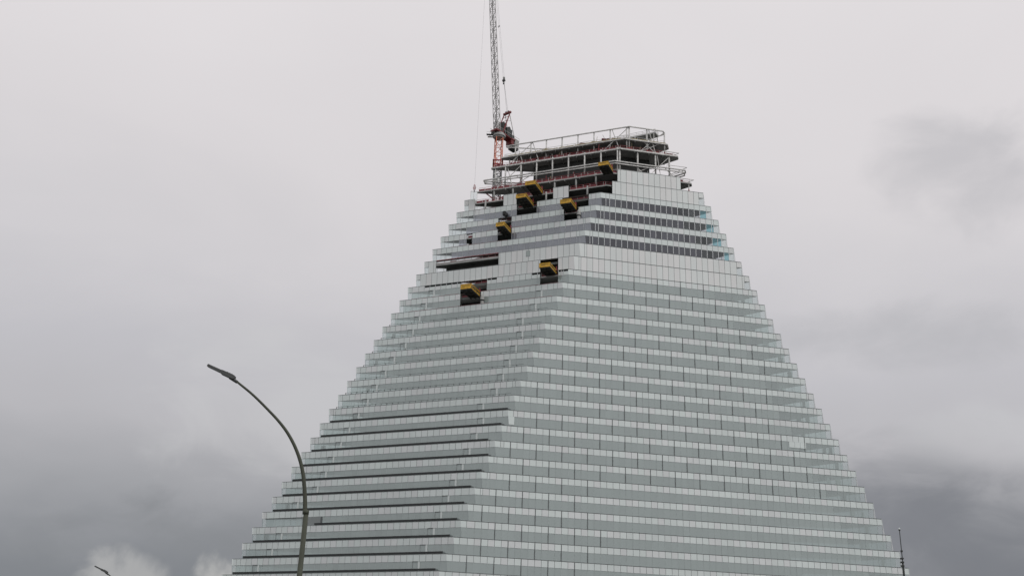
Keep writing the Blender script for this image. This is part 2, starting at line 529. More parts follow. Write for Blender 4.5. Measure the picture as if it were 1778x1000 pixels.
for k in range(-1, KMAX):
    if k >= 0: storey_face(k, 'L'); rear_face(k)
    storey_face(k, 'R')
    if k >= 0:
        mb = MB()
        fin = k >= 7
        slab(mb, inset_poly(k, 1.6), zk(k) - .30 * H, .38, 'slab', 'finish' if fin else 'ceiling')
        # terrace ledge lid closing the step above the storey
        mb.build('floor_slab', tower)
        lid = MB()
        A1, B1 = Ak(k) , Bk(k)
        A0, B_0 = Ak(k - 1) + SH, Bk(k - 1) + SH
        z = zk(k) - .05
        nrm = Face(A1, B1, k).n
        if k >= 1:
            q = [A1 - nrm * .1, B1 - nrm * .1, B_0, A0]
            lid.face([Vector((p.x, p.y, z)) for p in q], 'slab')
            lid.build('ledge', tower)
for k in range(7, 27):
    for side in 'RR' if k % 2 else 'RL':
        F = Face(Bk(k), Ck(k), k) if side == 'R' else Face(Ak(k), Bk(k), k)
        u = random.uniform(2.5, 9.0); u = F.len - u if side == 'R' else u
        b_ = MB(); F.block(b_, u, u + random.uniform(.8, 1.5), SP + random.uniform(.02, .2), .99, -.62, -.58, 'light_patch'); b_.build('pale_light_patch', tower)  # added pale panels, stand in for daylight showing through the rear bays
# core
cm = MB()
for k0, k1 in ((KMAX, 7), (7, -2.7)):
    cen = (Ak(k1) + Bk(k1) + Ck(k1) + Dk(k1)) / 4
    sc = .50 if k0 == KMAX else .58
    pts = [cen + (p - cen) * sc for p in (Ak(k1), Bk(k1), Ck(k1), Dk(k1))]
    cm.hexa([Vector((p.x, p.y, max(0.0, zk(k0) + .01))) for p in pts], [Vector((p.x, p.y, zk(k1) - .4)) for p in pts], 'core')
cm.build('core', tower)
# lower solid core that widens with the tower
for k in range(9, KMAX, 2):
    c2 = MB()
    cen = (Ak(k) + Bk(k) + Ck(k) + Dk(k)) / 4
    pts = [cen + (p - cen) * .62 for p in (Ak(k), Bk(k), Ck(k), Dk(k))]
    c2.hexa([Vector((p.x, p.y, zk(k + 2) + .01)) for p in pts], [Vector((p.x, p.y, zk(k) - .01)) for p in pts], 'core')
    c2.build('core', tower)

# white posts and louvre boxes behind the left front glazing
for k in range(7, 29):
    F = Face(Ak(k), Bk(k), k)
    u2 = F.len - {8: 6.2, 9: 6.2, 10: 8.2, 16: 8.8}.get(k, 6.4 + .06 * (k - 8))
    u1 = {7: 8.2, 8: 8.4, 9: 9.0, 10: 9.6, 11: 10.0, 22: 7.9, 24: 9.0, 25: 9.2, 26: 8.0, 18: 9.5, 19: 10, 20: 10.6, 21: 11}.get(k, 9.2)
    for u in (u1, u2):
        if any(a - 1 < u < b + 1 for a, b in HOLES_L.get(k, [])) or (k == 23 and u == u1): continue
        pm = MB(); F.block(pm, u, u + .5, SP + .02, .98, -.03, .05, 'white'); pm.build('post', tower)
        lm = MB(); F.block(lm, u - 1.5, u, SP - .02, SP + .02, -.04, .03, 'joint_dark')
        F.block(lm, u - 1.5, u - 1.44, SP + .02, .97, -.04, .02, 'joint'); lm.build('louvre_frame', tower)
# a plain light corner pane in storey 17, three long panes in storey 17 on the right
F = Face(Bk(17), Ck(17), 17)
pm = MB(); F.block(pm, .15, 1.75, SP, .93, -.04, .03, 'panel', (.9, 0, 0)); pm.build('corner_panel', tower)
pm = MB()
s0 = (Bk(17) - B0).dot(D2)
for j in range(3): F.block(pm, 51.0 - s0 + j * 1.62, 52.56 - s0 + j * 1.62, SP, .80, -.04, .03, 'panel', (.9, 0, 0))
pm.build('long_panel', tower)
# dark box in storey 23
F = Face(Ak(23), Bk(23), 23)
pm = MB(); F.block(pm, 12.6, 18.0, SP + .02, .99, -.03, .03, 'joint'); F.block(pm, 18.0, 18.5, SP, .99, -.03, .05, 'joint_dark')
F.block(pm, 1.2, 12.6, SP, SP + .05, -.03, .05, 'joint_dark'); pm.build('hoarding', tower)

# ledge edge pieces: black cover strips low down, thin rails higher, red lines near the top
def on_ledge(k, u0, u1, fn):
    A, B = Ak(k), Bk(k); e = (B - A).normalized(); n = Vector((e.y, -e.x, 0))
    fn(A + e * u0 - n * .25, A + e * u1 - n * .25, e, n, zk(k))
for k in range(17, 31):
    L0 = (Bk(k) - Ak(k)).length
    u0 = 3.0 if k != 24 else 18.6
    u1 = L0 - (.2 if k not in (19,) else 2.1)
    if k in (22, 23, 24, 25, 26, 27): u1 = L0 - 1.2
    def f(a, b, e, n, z):
        mb = MB()
        mb.hexa([Vector((a.x, a.y, z + .16)), Vector((b.x, b.y, z + .16)), Vector((b.x, b.y, z + .64)), Vector((a.x, a.y, z + .64))],
                [Vector((a.x, a.y, z + .16)) - n * .35, Vector((b.x, b.y, z + .16)) - n * .35, Vector((b.x, b.y, z + .64)) - n * .35, Vector((a.x, a.y, z + .64)) - n * .35], 'black')
        x = 0.4; Lm = (b - a).length
        while x < Lm: mb.box((*(a + e * x - n * .18).xy, z + .08), (.12, .12, .26), 'joint'); x += 3.3
        c = b + e * .5
        mb.bar((b.x, b.y, z + .3), (*(b + e * .9).xy, z + .12), .14, 'joint_dark')
        mb.build('ledge_cover', tower)
    on_ledge(k, u0, u1, f)
for k in range(10, 17):
    L0 = (Bk(k) - Ak(k)).length
    def f(a, b, e, n, z):
        mb = MB()
        mb.bar((a.x, a.y, z + .55), (b.x, b.y, z + .55), .07, 'joint_dark')
        mb.bar((a.x, a.y, z + .12), (b.x, b.y, z + .12), .05, 'joint')
        x = 0; Lm = (b - a).length
        while x < Lm: mb.box((*(a + e * x).xy, z + .28), (.16, .1, .56), 'joint_dark', e, n); x += 1.72 * (1 if k > 14 else 2)
        mb.build('ledge_rail', tower)
    on_ledge(k, 2.2, L0 - 1.0, f)
for k, segs in {8: [(3.8, 9.6), (9.8, 18.5), (24.6, 48)], 9: [(5.5, 48.5)], 4: [(5, 23.5)], 3: [(14.6, 18.0), (22.6, 25)], 7: [(44, 45.6)],
                5: [(3.8, 23.2)], 1: [(6, 12.4)]}.items():
    for u0, u1 in segs:
        def f(a, b, e, n, z):
            mb = MB(); mb.bar((a.x, a.y, z + .10), (b.x, b.y, z + .10), .12, 'red')
            mb.build('red_edge_strip', tower)
        on_ledge(k, u0, u1, f)

# ------------------------------------------------------------------ open top of the tower
def rail(name, pts, z, m='red', hgt=1.15, dens=.55, mesh=True, parent=None):
    mb = MB()
    for a, b in zip(pts, pts[1:]):
        Lm = (b - a).length
        if Lm < .3: continue
        e = (b - a).normalized(); n = Vector((e.y, -e.x, 0))
        for hh in (.15, .6, hgt): mb.bar((a.x, a.y, z + hh), (b.x, b.y, z + hh), .07 if hh != .15 else .05, m, .16 if hh == .15 else .07)
        x = 0
        while x < Lm:
            p = a + e * x
            mb.box((p.x, p.y, z + hgt / 2), (.08, .08, hgt), m if int(x) % 2 else 'steel')
            if mesh and random.random() < dens:
                w = min(1.9, Lm - x); q = a + e * (x + w / 2)
                if w > .4: mb.box((q.x, q.y, z + .38 + random.random() * .12), (w, .03, .48 + random.random() * .3), 'redmesh', e, n)
            x += 2.0
    return mb.build(name, parent or tower)
def edge_pts(k, tip=1.6, inn=.35): return inset_poly(k, tip, inn)
# slabs at the bare levels
LV = {-.7: .38, -2.7: .45, -3.55: .40}
for k, th in LV.items():
    mb = MB(); poly = inset_poly(k, 2.0 if k > -3 else 3.2, .2)
    if k == -3.55:
        pass
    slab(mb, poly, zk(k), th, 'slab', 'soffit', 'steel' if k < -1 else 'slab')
    # joists under the slab
    A, B, C, D = poly[0], poly[1], poly[2], poly[4]
    n = 9
    for i in range(1, n):
        a = lerp(A, B, i / n); b = lerp(poly[5], D, i / n)
        mb.bar((a.x, a.y, zk(k) - th - .18), (b.x, b.y, zk(k) - th - .18), .22, 'soffit', .36)
    for i in range(1, 4):
        a = lerp(B, C, i / 4); b = lerp(D, poly[3], i / 4)
        mb.bar((a.x, a.y, zk(k) - th - .18), (b.x, b.y, zk(k) - th - .18), .22, 'soffit', .36)
    mb.build('open_slab', tower)
def ring(k, w, name, m='steel', dz=0, tip=1.0, closed=True, inn=.1):
    p = inset_poly(k, tip, inn); mb = MB()
    n = len(p)
    for i in range(n if closed else n - 1):
        a, b = p[i], p[(i + 1) % n]
        mb.bar((a.x, a.y, zk(k) + dz), (b.x, b.y, zk(k) + dz), w, m)
    return mb.build(name, tower), p
ring(-1.62, .32, 'edge_beam', tip=2.0); ring(-1.62, .28, 'edge_beam', dz=-.75, tip=2.3)
ring(-4.55, .28, 'top_rail', tip=2.2)
ring(-2.7, .42, 'edge_beam', dz=-.15, tip=1.9, inn=.15)
ring(-3.55, .34, 'edge_beam', dz=-.15, tip=3.1, inn=.12)
# guard rails
for k in (-.7, -2.7):
    p = inset_poly(k, 2.2, .5)
    pr = [p[5], p[0], p[1], p[2], p[3]]
    rail('guard_rail', [p[0], p[1]], zk(k), 'red', dens=.95)
    rail('guard_rail', [p[1], p[2]], zk(k), 'red', dens=.6)
    rail('guard_rail', [p[5], p[0]], zk(k), 'red', dens=.3)
for k in (.3, 1.3, 2.3, 3.3, 5.3, 7.3, 8.3):
    F_A, F_B = Ak(int(k)), Bk(int(k)); e = (F_B - F_A).normalized(); n = Vector((e.y, -e.x, 0))
    for a, b in HOLES_L.get(int(k), []):
        b = min(b, (F_B - F_A).length - .5)
        if k == .3 and a > 30: b += .3
        rail('guard_rail', [F_A + e * (a + .2) - n * .7, F_A + e * (b - .2) - n * .7], zk(k), 'red', dens=.8)
rail('guard_rail', [Bk(0) - Vector((0, -.9, 0)), Bk(0) + D2 * 2 + Vector((0, .9, 0))], zk(.3), 'red')
# light steel rail on the upper roof
p = inset_poly(-3.55, 3.4, .6)
rail('roof_rail', [p[0], p[1], p[2]], zk(-3.55), 'steel', 1.1, mesh=False)
rail('roof_rail', [p[5], p[4], p[3]], zk(-3.55), 'steel', 1.1, mesh=False)
# timber edge forms on the upper roof
mb = MB(); p = inset_poly(-3.55, 3.2, .15)
for a, b in ((p[0], p[1]), (p[1], p[2])):
    e = (b - a).normalized(); Lm = (b - a).length; x = 2.0
    while x < Lm - 1:
        w = 1.6 + random.random() * 1.6; q = a + e * (x + w / 2)
        mb.box((q.x, q.y, zk(-3.55) + .14 + random.random() * .1), (w, .12, .3), 'timber', e, Vector((e.y, -e.x, 0)))
        x += w + random.random() * .6
mb.build('timber_edge_form', tower)
# raised part of the roof at the back right
mb = MB()
q = [Vector((27.9, 280.0, 0)), Vector((40.3, 273.9, 0)), Vector((41.6, 276.0, 0)), Vector((29.8, 282.6, 0))]
slab(mb, q, zk(-4.45), .30, 'slab', 'soffit')
for t in (.05, .3, .55, .8, .97):
    for a, b in ((q[0], q[1]), (q[3], q[2])):
        c = lerp(a, b, t); mb.box((c.x, c.y, zk(-4.0)), (.22, .22, 3.4), 'steel')
mb.build('raised_roof', tower)
rail('roof_rail', [q[0], q[1], q[2]], zk(-4.45), 'steel', 1.1, mesh=False)
# steel columns: along both fronts, one storey piece at a time so they follow the stepping
def front_col(kf, u, ka, kb, w=.36, side='L', m='steel'):
    def pos(k):
        A, B, C = Ak(k), Bk(k), Ck(k)
        if side == 'L':
            e = (B - A).normalized(); q = B - e * u
            n = Vector((e.y, -e.x, 0))
        else:
            e = (C - B).normalized(); q = B + e * u; n = Vector((e.y, -e.x, 0))
        return q - n * .55
    a, b = pos(kf), pos(kf)
    mb = MB(); mb.tube([(a.x, a.y, zk(ka)), (b.x, b.y, zk(kb))], w / 2, m, 8)
    if random.random() < .6: mb.tube([(a.x, a.y, zk(ka) + .3), (a.x, a.y, zk(ka) + .75)], w / 2 + .03, 'red', 8)
    mb.build('column', tower, smooth=True)
    return a
for j in range(8):
    u = .3 + 4.95 * j
    front_col(-4.3, u + .2, -2.7, -4.55, .40)
    front_col(-3.4, u, -2.7, -3.5, .38) if False else None
    front_col(-2.4, u + .1, -.7, -2.8, .46)
for j, u in enumerate((.6, 6.0, 11.4, 15.6)):
    if u < 13: front_col(-4.3, u, -2.7, -4.55, .42, 'R')
    front_col(-2.4, u, -.7, -2.8, .50, 'R')
    front_col(-1.2, u + 2.5, .3, -.8, .40, 'R')
for u in (4.5, 10.5, 17, 23.5, 30, 36):
    front_col(-.9, u, .3, -.8, .55, 'L', 'slab')
    front_col(.1, u + 1, 1.3, .2, .55, 'L', 'slab')
for u in (24.0,):
    front_col(-.7, u, 0, -.75, .3, 'R')
# bracing
def brace(k0, k1, ua, ub, side, both=True, ins=.5):
    mb = MB()
    def P(k, u):
        A, B, C = Ak(k), Bk(k), Ck(k)
        if side == 'L': e = (B - A).normalized(); q = B - e * u
        else: e = (C - B).normalized(); q = B + e * u
        q = q - Vector((e.y, -e.x, 0)) * ins
        return Vector((q.x, q.y, zk(k)))
    mb.bar(P(k0, ua), P(k1, ub), .16, 'steel')
    if both: mb.bar(P(k0, ub), P(k1, ua), .16, 'steel')
    mb.build('brace', tower)
brace(-2.7, -4.55, .3, 5.2, 'L'); brace(-2.7, -4.55, 30.0, 35, 'L'); brace(-2.7, -4.55, 25.0, 30, 'L', False)
brace(-.7, -2.7, 30, 35, 'L'); brace(-.7, -1.6, 25, 30, 'L')
brace(-2.7, -4.55, 6.2, 11.0, 'R'); brace(-2.7, -3.5, 6.2, 11.0, 'R'); brace(-.7, -2.7, 11.4, 15.6, 'R'); brace(-.7, -1.6, 6, 11.4, 'R')
brace(-.7, -1.6, 15.6, 21, 'R')
# rear columns and props so the open frame has depth
for k0, k1, ns in ((-.7, -2.7, 6), (-2.7, -3.55, 5)):
    pa, pb = inset_poly(k0, 2.5, 1.0), inset_poly(k1, 2.5, 1.0)
    for i in range(ns):
        q = lerp(pa[5], pa[4], (i + .5) / ns)
        mb = MB(); mb.tube([(q.x, q.y, zk(k0)), (q.x, q.y, zk(k1))], .2, 'steel', 8); mb.build('column', tower, smooth=True)
for i in range(26):                      # slender props and stacked formwork between slabs
    k = random.choice((-.7, -2.7)); pl = inset_poly(k, 3, 2.2)
    a = lerp(lerp(pl[0], pl[1], random.random()), lerp(pl[5], pl[4], random.random()), .2 + .5 * random.random())
    mb = MB()
    if i % 3 == 0: mb.box((a.x, a.y, zk(k) + .5), (1.2 + random.random() * 1.5, 1.2, .7 + random.random() * .5), random.choice(('timber', 'redmesh', 'conc')))
    else: mb.bar((a.x, a.y, zk(k)), (a.x + random.random() - .5, a.y, zk(k - .8)), .12, random.choice(('red', 'steel')))
    mb.build('formwork_stack' if i % 3 == 0 else 'prop', tower)
for i in range(44):                      # thin scaffold standards and raking props along the front edges
    k = (-.7, -2.7, -2.7, -3.55)[i % 4]; pl = inset_poly(k, 3, .7 + random.random() * 2)
    sg = random.choice(((0, 1), (0, 1), (1, 2)))
    a = lerp(pl[sg[0]], pl[sg[1]], random.random()); hh = random.uniform(.5, .8) if k > -3 else random.uniform(.15, .7)
    mb = MB(); m_ = random.choice(('steel', 'red', 'timber', 'cable'))
    b = a + Vector((random.uniform(-1.4, 1.4), random.uniform(0, 1), 0))
    mb.bar((a.x, a.y, zk(k)), (b.x, b.y, zk(k - hh)), .11, m_)
    if i % 3 == 0: mb.bar((a.x, a.y, zk(k) + .9), (a.x + 2.6, a.y - .6, zk(k) + 1.1), .09, m_)
    mb.build('prop', tower)
for i in range(16):                      # red debris netting hung between the two upper slabs, formwork bundles above
    pl = inset_poly(-2.7, 3, 1.1); t0 = .10 + i * .052
    a, b = lerp(pl[0], pl[1], t0), lerp(pl[0], pl[1], t0 + .045)
    mb = MB(); hh = random.uniform(.8, 1.7)
    mb.hexa([Vector((a.x, a.y, zk(-2.7) + .1)), Vector((b.x, b.y, zk(-2.7) + .1)), Vector((b.x, b.y + .04, zk(-2.7) + .1)), Vector((a.x, a.y + .04, zk(-2.7) + .1))],
            [Vector((a.x, a.y, zk(-2.7) + hh)), Vector((b.x, b.y, zk(-2.7) + hh * random.uniform(.8, 1))), Vector((b.x, b.y + .04, zk(-2.7) + hh)), Vector((a.x, a.y + .04, zk(-2.7) + hh))], 'redmesh')
    mb.build('debris_net', tower)
pl = inset_poly(-3.55, 3.4, 1.0)
for t0, w, h, m_ in ((.38, 3.4, .9, 'timber'), (.5, 2.2, .7, 'timber'), (.66, 3.0, 1.1, 'redmesh'), (.76, 2.6, 1.0, 'timber'), (.86, 3.0, 1.3, 'redmesh'), (.93, 2.0, 1.0, 'timber')):
    a = lerp(pl[0], pl[1], t0); mb = MB()
    for q in range(5): mb.box((a.x + random.uniform(-.3, .3), a.y + .5, zk(-3.55) + h * (q + .5) / 5), (w * random.uniform(.7, 1), 1.2, h / 6), m_)
    mb.build('formwork_stack', tower)
# diagonal struts under the lowest bare slab and the struts at its right tip
for k in (-.7, -2.7, -1.62):
    pl = inset_poly(k, 1.4, .1); mb = MB()
    a = pl[2]; b = lerp(pl[1], pl[2], .72)
    mb.bar((a.x, a.y, zk(k) + 1.0), (b.x, b.y, zk(k) + 1.0), .12, 'steel')
    c = lerp(pl[3], pl[4], .35)
    mb.bar((a.x, a.y, zk(k) + 1.0), (c.x, c.y, zk(k) + 1.0), .12, 'steel')
    mb.bar((b.x, b.y, zk(k)), (b.x, b.y, zk(k) + 1.0), .1, 'steel')
    mb.build('tip_rail', tower)
# exposed storey seen through the long gap of storey 5: red rail + pale slab edge
F = Face(Ak(5), Bk(5), 5)
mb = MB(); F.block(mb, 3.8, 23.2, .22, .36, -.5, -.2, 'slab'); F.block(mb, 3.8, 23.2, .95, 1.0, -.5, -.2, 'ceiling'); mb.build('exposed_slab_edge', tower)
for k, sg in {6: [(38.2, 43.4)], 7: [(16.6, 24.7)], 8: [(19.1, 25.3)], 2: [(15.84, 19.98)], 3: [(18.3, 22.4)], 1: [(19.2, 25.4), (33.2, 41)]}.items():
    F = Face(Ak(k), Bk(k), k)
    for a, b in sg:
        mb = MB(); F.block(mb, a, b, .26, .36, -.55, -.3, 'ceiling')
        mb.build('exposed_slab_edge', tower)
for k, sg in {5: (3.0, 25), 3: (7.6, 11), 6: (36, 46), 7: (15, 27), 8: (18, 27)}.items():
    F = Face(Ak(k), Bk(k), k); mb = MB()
    F.block(mb, sg[0] + (3 if sg[0] == 3.0 else 0), sg[1], .08, .995, -3.6 if k != 5 else -2.6, -3.4 if k != 5 else -2.4, 'core'); mb.build('dark_backing', tower)  # dark sheet added inside so the openings read as shaded
# small service window in storey 5
F = Face(Ak(5), Bk(5), 5); mb = MB(); F.block(mb, 31.6, 32.8, .12, .55, -.02, .03, 'joint'); F.block(mb, 31.7, 32.7, .15, .52, .03, .035, 'ribbon_mullion')
mb.build('service_window', tower)

# ------------------------------------------------------------------ loading platforms
def platform(k, s0, w_, out_, kk, fh, lab):
    s1 = s0 + w_
    A, B = Ak(kk), Bk(kk); e = (B - A).normalized(); n = Vector((e.y, -e.x, 0))
    base = A + e * (s0 + s1) / 2; base.z = zk(k)
    root = empty('loading_platform', base)
    tag(root, lab, 'loading platform', 'yellow loading platforms jutting from the left front')
    w = s1 - s0; ctr = base
    up = Vector((0, 0, 1))
    mb = MB()
    mb.box(ctr + n * (out_ / 2 - .6) - up * .12, (w, out_ + 1.2, .24), 'ply', e, n)
    for q in (-.4, 0, .4): mb.box(ctr + n * (out_ / 2 - .6) + e * (q * w) - up * .34, (.2, out_ + 1.2, .2), 'black', e, n)
    for q in (.25, .55, .85): mb.box(ctr + n * (out_ * q) - up * .36, (w, .16, .14), 'black', e, n)
    mb.build('deck', root)
    fb = MB()
    fb.box(ctr + n * out_ + up * (fh / 2 - .05), (w + .1, .10, fh), 'yellow', e, n)
    fb.box(ctr + n * (out_ + .07) + up * (fh - .12), (w + .2, .08, .16), 'yellow', e, n)
    fb.box(ctr + n * (out_ + .07) + up * .02, (w + .2, .08, .18), 'yellow', e, n)
    fo = fb.build('front_board', root)
    tx = MB(); x = -w * .33
    while x < w * .30:
        ww = .10 + random.random() * .08
        c = ctr + n * (out_ + .06) + e * (x + ww / 2) + up * (fh * .54)
        tx.box(c, (.05, .02, .30), 'black', e, n); tx.box(c + up * .13, (ww, .02, .05), 'black', e, n)
        if random.random() < .6: tx.box(c - up * .12, (ww, .02, .05), 'black', e, n)
        x += ww + .10
    t = tx.build('lettering', fo)
    for sgn in (-1, 1):
        sb = MB(); c = ctr + e * (sgn * w / 2) + n * (out_ / 2 - .3)
        sb.box(c + up * (fh - .2), (.09, out_ + .2, .2), 'yellow', e, n)
        sb.box(c + up * .12, (.09, out_ + .2, .30), 'yellow', e, n)
        sb.box(c + up * .46, (.05, out_ + .1, .42), 'black', e, n)
        for q in range(6):
            sb.box(ctr + e * (sgn * (w / 2 + .03)) + n * (out_ * (q + .3) / 6) + up * .46, (.08, .14, .8), 'yellow', e, n)
            if q % 2: sb.box(ctr + e * (sgn * (w / 2 + .06)) + n * (out_ * (q + .8) / 6) + up * .46, (.06, .35, .2), 'black', e, n)
        sb.build('side_board', root)
    pm = MB()
    for sgn in (-1, 1):
        for q in (-.9, -.3): pm.bar(ctr + e * (sgn * w * .42) + n * q, ctr + e * (sgn * w * .42) + n * q + up * 2.5, .12, 'red')
    pm.build('prop', root)
    return root
platform(-.66, 42.78, 2.95, 3.95, 0, 1.05, 'topmost yellow loading platform, directly below the bare steel frame near its right end')
platform(.28, 21.61, 3.03, 5.85, 0, 1.17, 'yellow loading platform under the long dark slab edge, right of the crane mast')
platform(1.28, 21.14, 3.08, 5.73, 1, 1.11, 'yellow loading platform touching the right side of two isolated pale panels')
platform(2.14, 36.31, 3.17, 4.48, 2, 1.26, 'yellow loading platform over a dark slot just below a pair of lone upright panels')
platform(3.34, 19.5, 2.55, 4.7, 3, 1.17, 'yellow loading platform in a narrow dark slot with a black bundle above it')
platform(7.2, 40.04, 3.03, 5.6, 6, 1.22, 'yellow loading platform in the square opening of the blank panel storeys near the corner')
platform(8.31, 21.84, 3.13, 5.9, 8, 1.38, 'lowest yellow loading platform, in the dark opening below the long black slit')
# pale concrete lumps / debris chute seen beside some platforms
def hopper(k, u, lab):
    F = Face(Ak(k), Bk(k), k); b = F.pt(u, 1.0, .45); b.z = zk(k + 1) + .05
    root = empty('rubble_hopper', b)
    tag(root, lab, 'hopper', 'pale hoppers beside the platforms')
    mb = MB(); n = 12; prof = [(.45, 0), (.5, .9), (.62, 1.3), (.55, 2.3), (.30, 2.9), (.08, 3.1)]
    for j, (r, h) in enumerate(prof[:-1]):
        r2, h2 = prof[j + 1]
        for i in range(n):
            a0, a1 = 2 * math.pi * i / n, 2 * math.pi * (i + 1) / n
            mb.face([b + Vector((r * math.cos(a0), r * math.sin(a0), h)), b + Vector((r * math.cos(a1), r * math.sin(a1), h)),
                     b + Vector((r2 * math.cos(a1), r2 * math.sin(a1), h2)), b + Vector((r2 * math.cos(a0), r2 * math.sin(a0), h2))],
                    'black' if j == 1 else 'conc')
    mb.build('body', root)
hopper(8, 25.95, 'pale rounded hopper with a dark band, right of the lowest yellow platform')
hopper(2, 40.4, 'pale rounded hopper with a dark band, right of the platform nearest the dark windows')
# black ball-like bundle above the platform in storeys 2 and 3
F = Face(Ak(1), Bk(1), 1); b = F.pt(15.9, .80, .7)
mb = MB()
for i in range(9):
    c = b + Vector((random.uniform(-.35, .35), random.uniform(-.3, .3), random.uniform(-.1, .9)))
    mb.box(c, (.7, .7, .7), 'black', Vector((1, .3 * i, .2)).normalized(), Vector((-.3 * i, 1, 0)).normalized(), Vector((0, 0, 1)))
mb.tube([b - Vector((0, 0, 1.2)), b], .22, 'black', 8)
tag(mb.build('cover_bundle', loc=b), 'black bulky bundle standing above the platform in the narrow slot', 'bundle')

# ------------------------------------------------------------------ tower crane
cx, cy = -5.75, 290.9
crane = empty('tower_crane', (cx, cy, 0))
tag(crane, 'luffing tower crane with orange red mast and white lattice jib behind the unfinished top', 'crane')
dj = Vector((-.65, -.76, 0)); dj.normalize(); dn = Vector((-dj.y, dj.x, 0)); up = Vector((0, 0, 1))
def lattice(mb, p0, p1, w0, w1, m, bay, cw, bw, ax=None, ay=None, double=False):
    p0, p1 = Vector(p0), Vector(p1); d = (p1 - p0); Lm = d.length; d.normalize()
    ax = ax or Vector((1, 0, 0)); ay = ay or d.cross(ax).normalized(); ax = ay.cross(d).normalized()
    def c(t, i):
        w = lerp(w0, w1, t) / 2; sx = (-1, 1, 1, -1)[i]; sy = (-1, -1, 1, 1)[i]
        return lerp(p0, p1, t) + ax * sx * w + ay * sy * w
    n = max(1, round(Lm / bay))
    for i in range(4): mb.bar(c(0, i), c(1, i), cw, m)
    for j in range(n):
        t0, t1 = j / n, (j + 1) / n
        for i in range(4):
            k = (i + 1) % 4
            mb.bar(c(t1, i), c(t1, k), bw, m)
            if (j + i) % 2 or double: mb.bar(c(t0, i), c(t1, k), bw, m)
            if not (j + i) % 2 or double: mb.bar(c(t0, k), c(t1, i), bw, m)
ex = Vector((math.cos(.25), math.sin(.25), 0)); ey = Vector((-ex.y, ex.x, 0))
zc = CZ
mb = MB(); lattice(mb, (cx, cy, .2), (cx, cy, 157.5 + zc), 2.1, 2.1, 'cable', 2.1, .24, .14, ex, ey, True)
mb.box((cx, cy, .2), (6, 6, .4), 'conc'); mb.build('lower_mast', crane)
mb = MB(); lattice(mb, (cx, cy, 157.5 + zc), (cx, cy, 168.3 + zc), 2.05, 2.05, 'orange', 2.6, .26, .11, ex, ey)
mb.build('upper_mast', crane)
mb = MB()
for q in (158.6, 160.0): 
    for s_ in (-1, 1):
        mb.box((cx, cy + s_ * 1.35, q + zc), (3.2, .3, .35), 'red'); mb.box((cx + s_ * 1.45, cy, q + zc), (.3, 3.0, .35), 'red')
mb.build('climbing_collar', crane)
# tie frame between the mast and the building
for kq in (-.7, 4.3, 12.3, 20.3):
    z = zk(kq) - .2; mb = MB()
    for s_ in (-1, 1): mb.bar((cx + s_ * 1.2, cy - 1.2, z), (cx + s_ * 3.0, 286.8, z), .25, 'red')
    mb.build('wall_tie', crane)
mb = MB()
zr = 169.2 + zc
mb.tube([(cx, cy, zr - .9), (cx, cy, zr - .5), (cx, cy, zr - .45), (cx, cy, zr + .2), (cx, cy, zr + .25), (cx, cy, zr + .7)], [1.55, 1.7, 2.0, 2.0, 1.7, 1.6], 'conc', 16)
mb.build('slewing_ring', crane)
# rotating deck: forward part, rear machinery deck
zd = zr + .9
c0 = Vector((cx, cy, zd))
mb = MB()
mb.box(c0 - dj * 2.6, (2.6, 10.6, .45), 'maroon', dn, dj)
for s_ in (-1, 1):
    mb.bar(c0 - dj * 8 + dn * 1.5 * s_ + up * 1.1, c0 + dj * 2.6 + dn * 1.5 * s_ + up * 1.1, .07, 'steel')
    for q in range(7): mb.bar(c0 - dj * (8 - q * 1.7) + dn * 1.5 * s_, c0 - dj * (8 - q * 1.7) + dn * 1.5 * s_ + up * 1.1, .06, 'steel')
mb.build('machinery_deck', crane)
mb = MB()
mb.box(c0 - dj * 3.4 + up * 1.4, (2.6, 2.6, 2.9), 'darkmach', dn, dj); mb.box(c0 - dj * 1.5 + up * 2.6, (1.7, 1.5, 3.4), 'darkmach', dn, dj)
mb.box(c0 - dj * 5.2 + up * .9, (2.0, 1.4, 1.5), 'darkmach', dn, dj)
mb.tube([c0 - dj * 3.4 - dn * 1.2 + up * 3.0, c0 - dj * 3.4 + dn * 1.2 + up * 3.0], .6, 'darkmach', 12)
mb.build('winch_house', crane)
mb = MB()
for q in range(3): mb.box(c0 - dj * (6.4 + q * .62) - up * 1.0, (2.9, .55, 3.0), 'conc', dn, dj)
mb.box(c0 - dj * 5.2 - up * 1.0, (2.2, 1.2, 1.6), 'maroon', dn, dj)
mb.box(c0 - dj * 7 - up * 2.6, (2.0, 2.2, .5), 'black', dn, dj)
mb.build('counterweight', crane)
mb = MB()     # operator cab and side catwalk
cb = c0 + dn * -2.2 + dj * .8 + up * .3
cb = c0 + Vector((-1.9, -.7, -.35))
mb.box(cb, (1.2, 1.5, .12), 'steel'); 
mb.box(c0 + Vector((-2.7, -.6, -.9)), (2.4, .9, .10), 'darkmach')
mb.box(c0 + Vector((-2.6, -.6, -1.7)), (1.8, .7, .10), 'steel')
for q in (-3.8, -3.0, -2.2): mb.bar(c0 + Vector((q, -1.0, -.9)), c0 + Vector((q, -1.0, .1)), .06, 'steel')
mb.bar(c0 + Vector((-3.8, -1.0, -.1)), c0 + Vector((-1.8, -1.0, .1)), .06, 'steel')
mb.bar(c0 + Vector((-3.8, -.9, -.9)), c0 + Vector((-1.6, -.9, -2.2)), .08, 'darkmach')
mb.build('catwalk', crane)
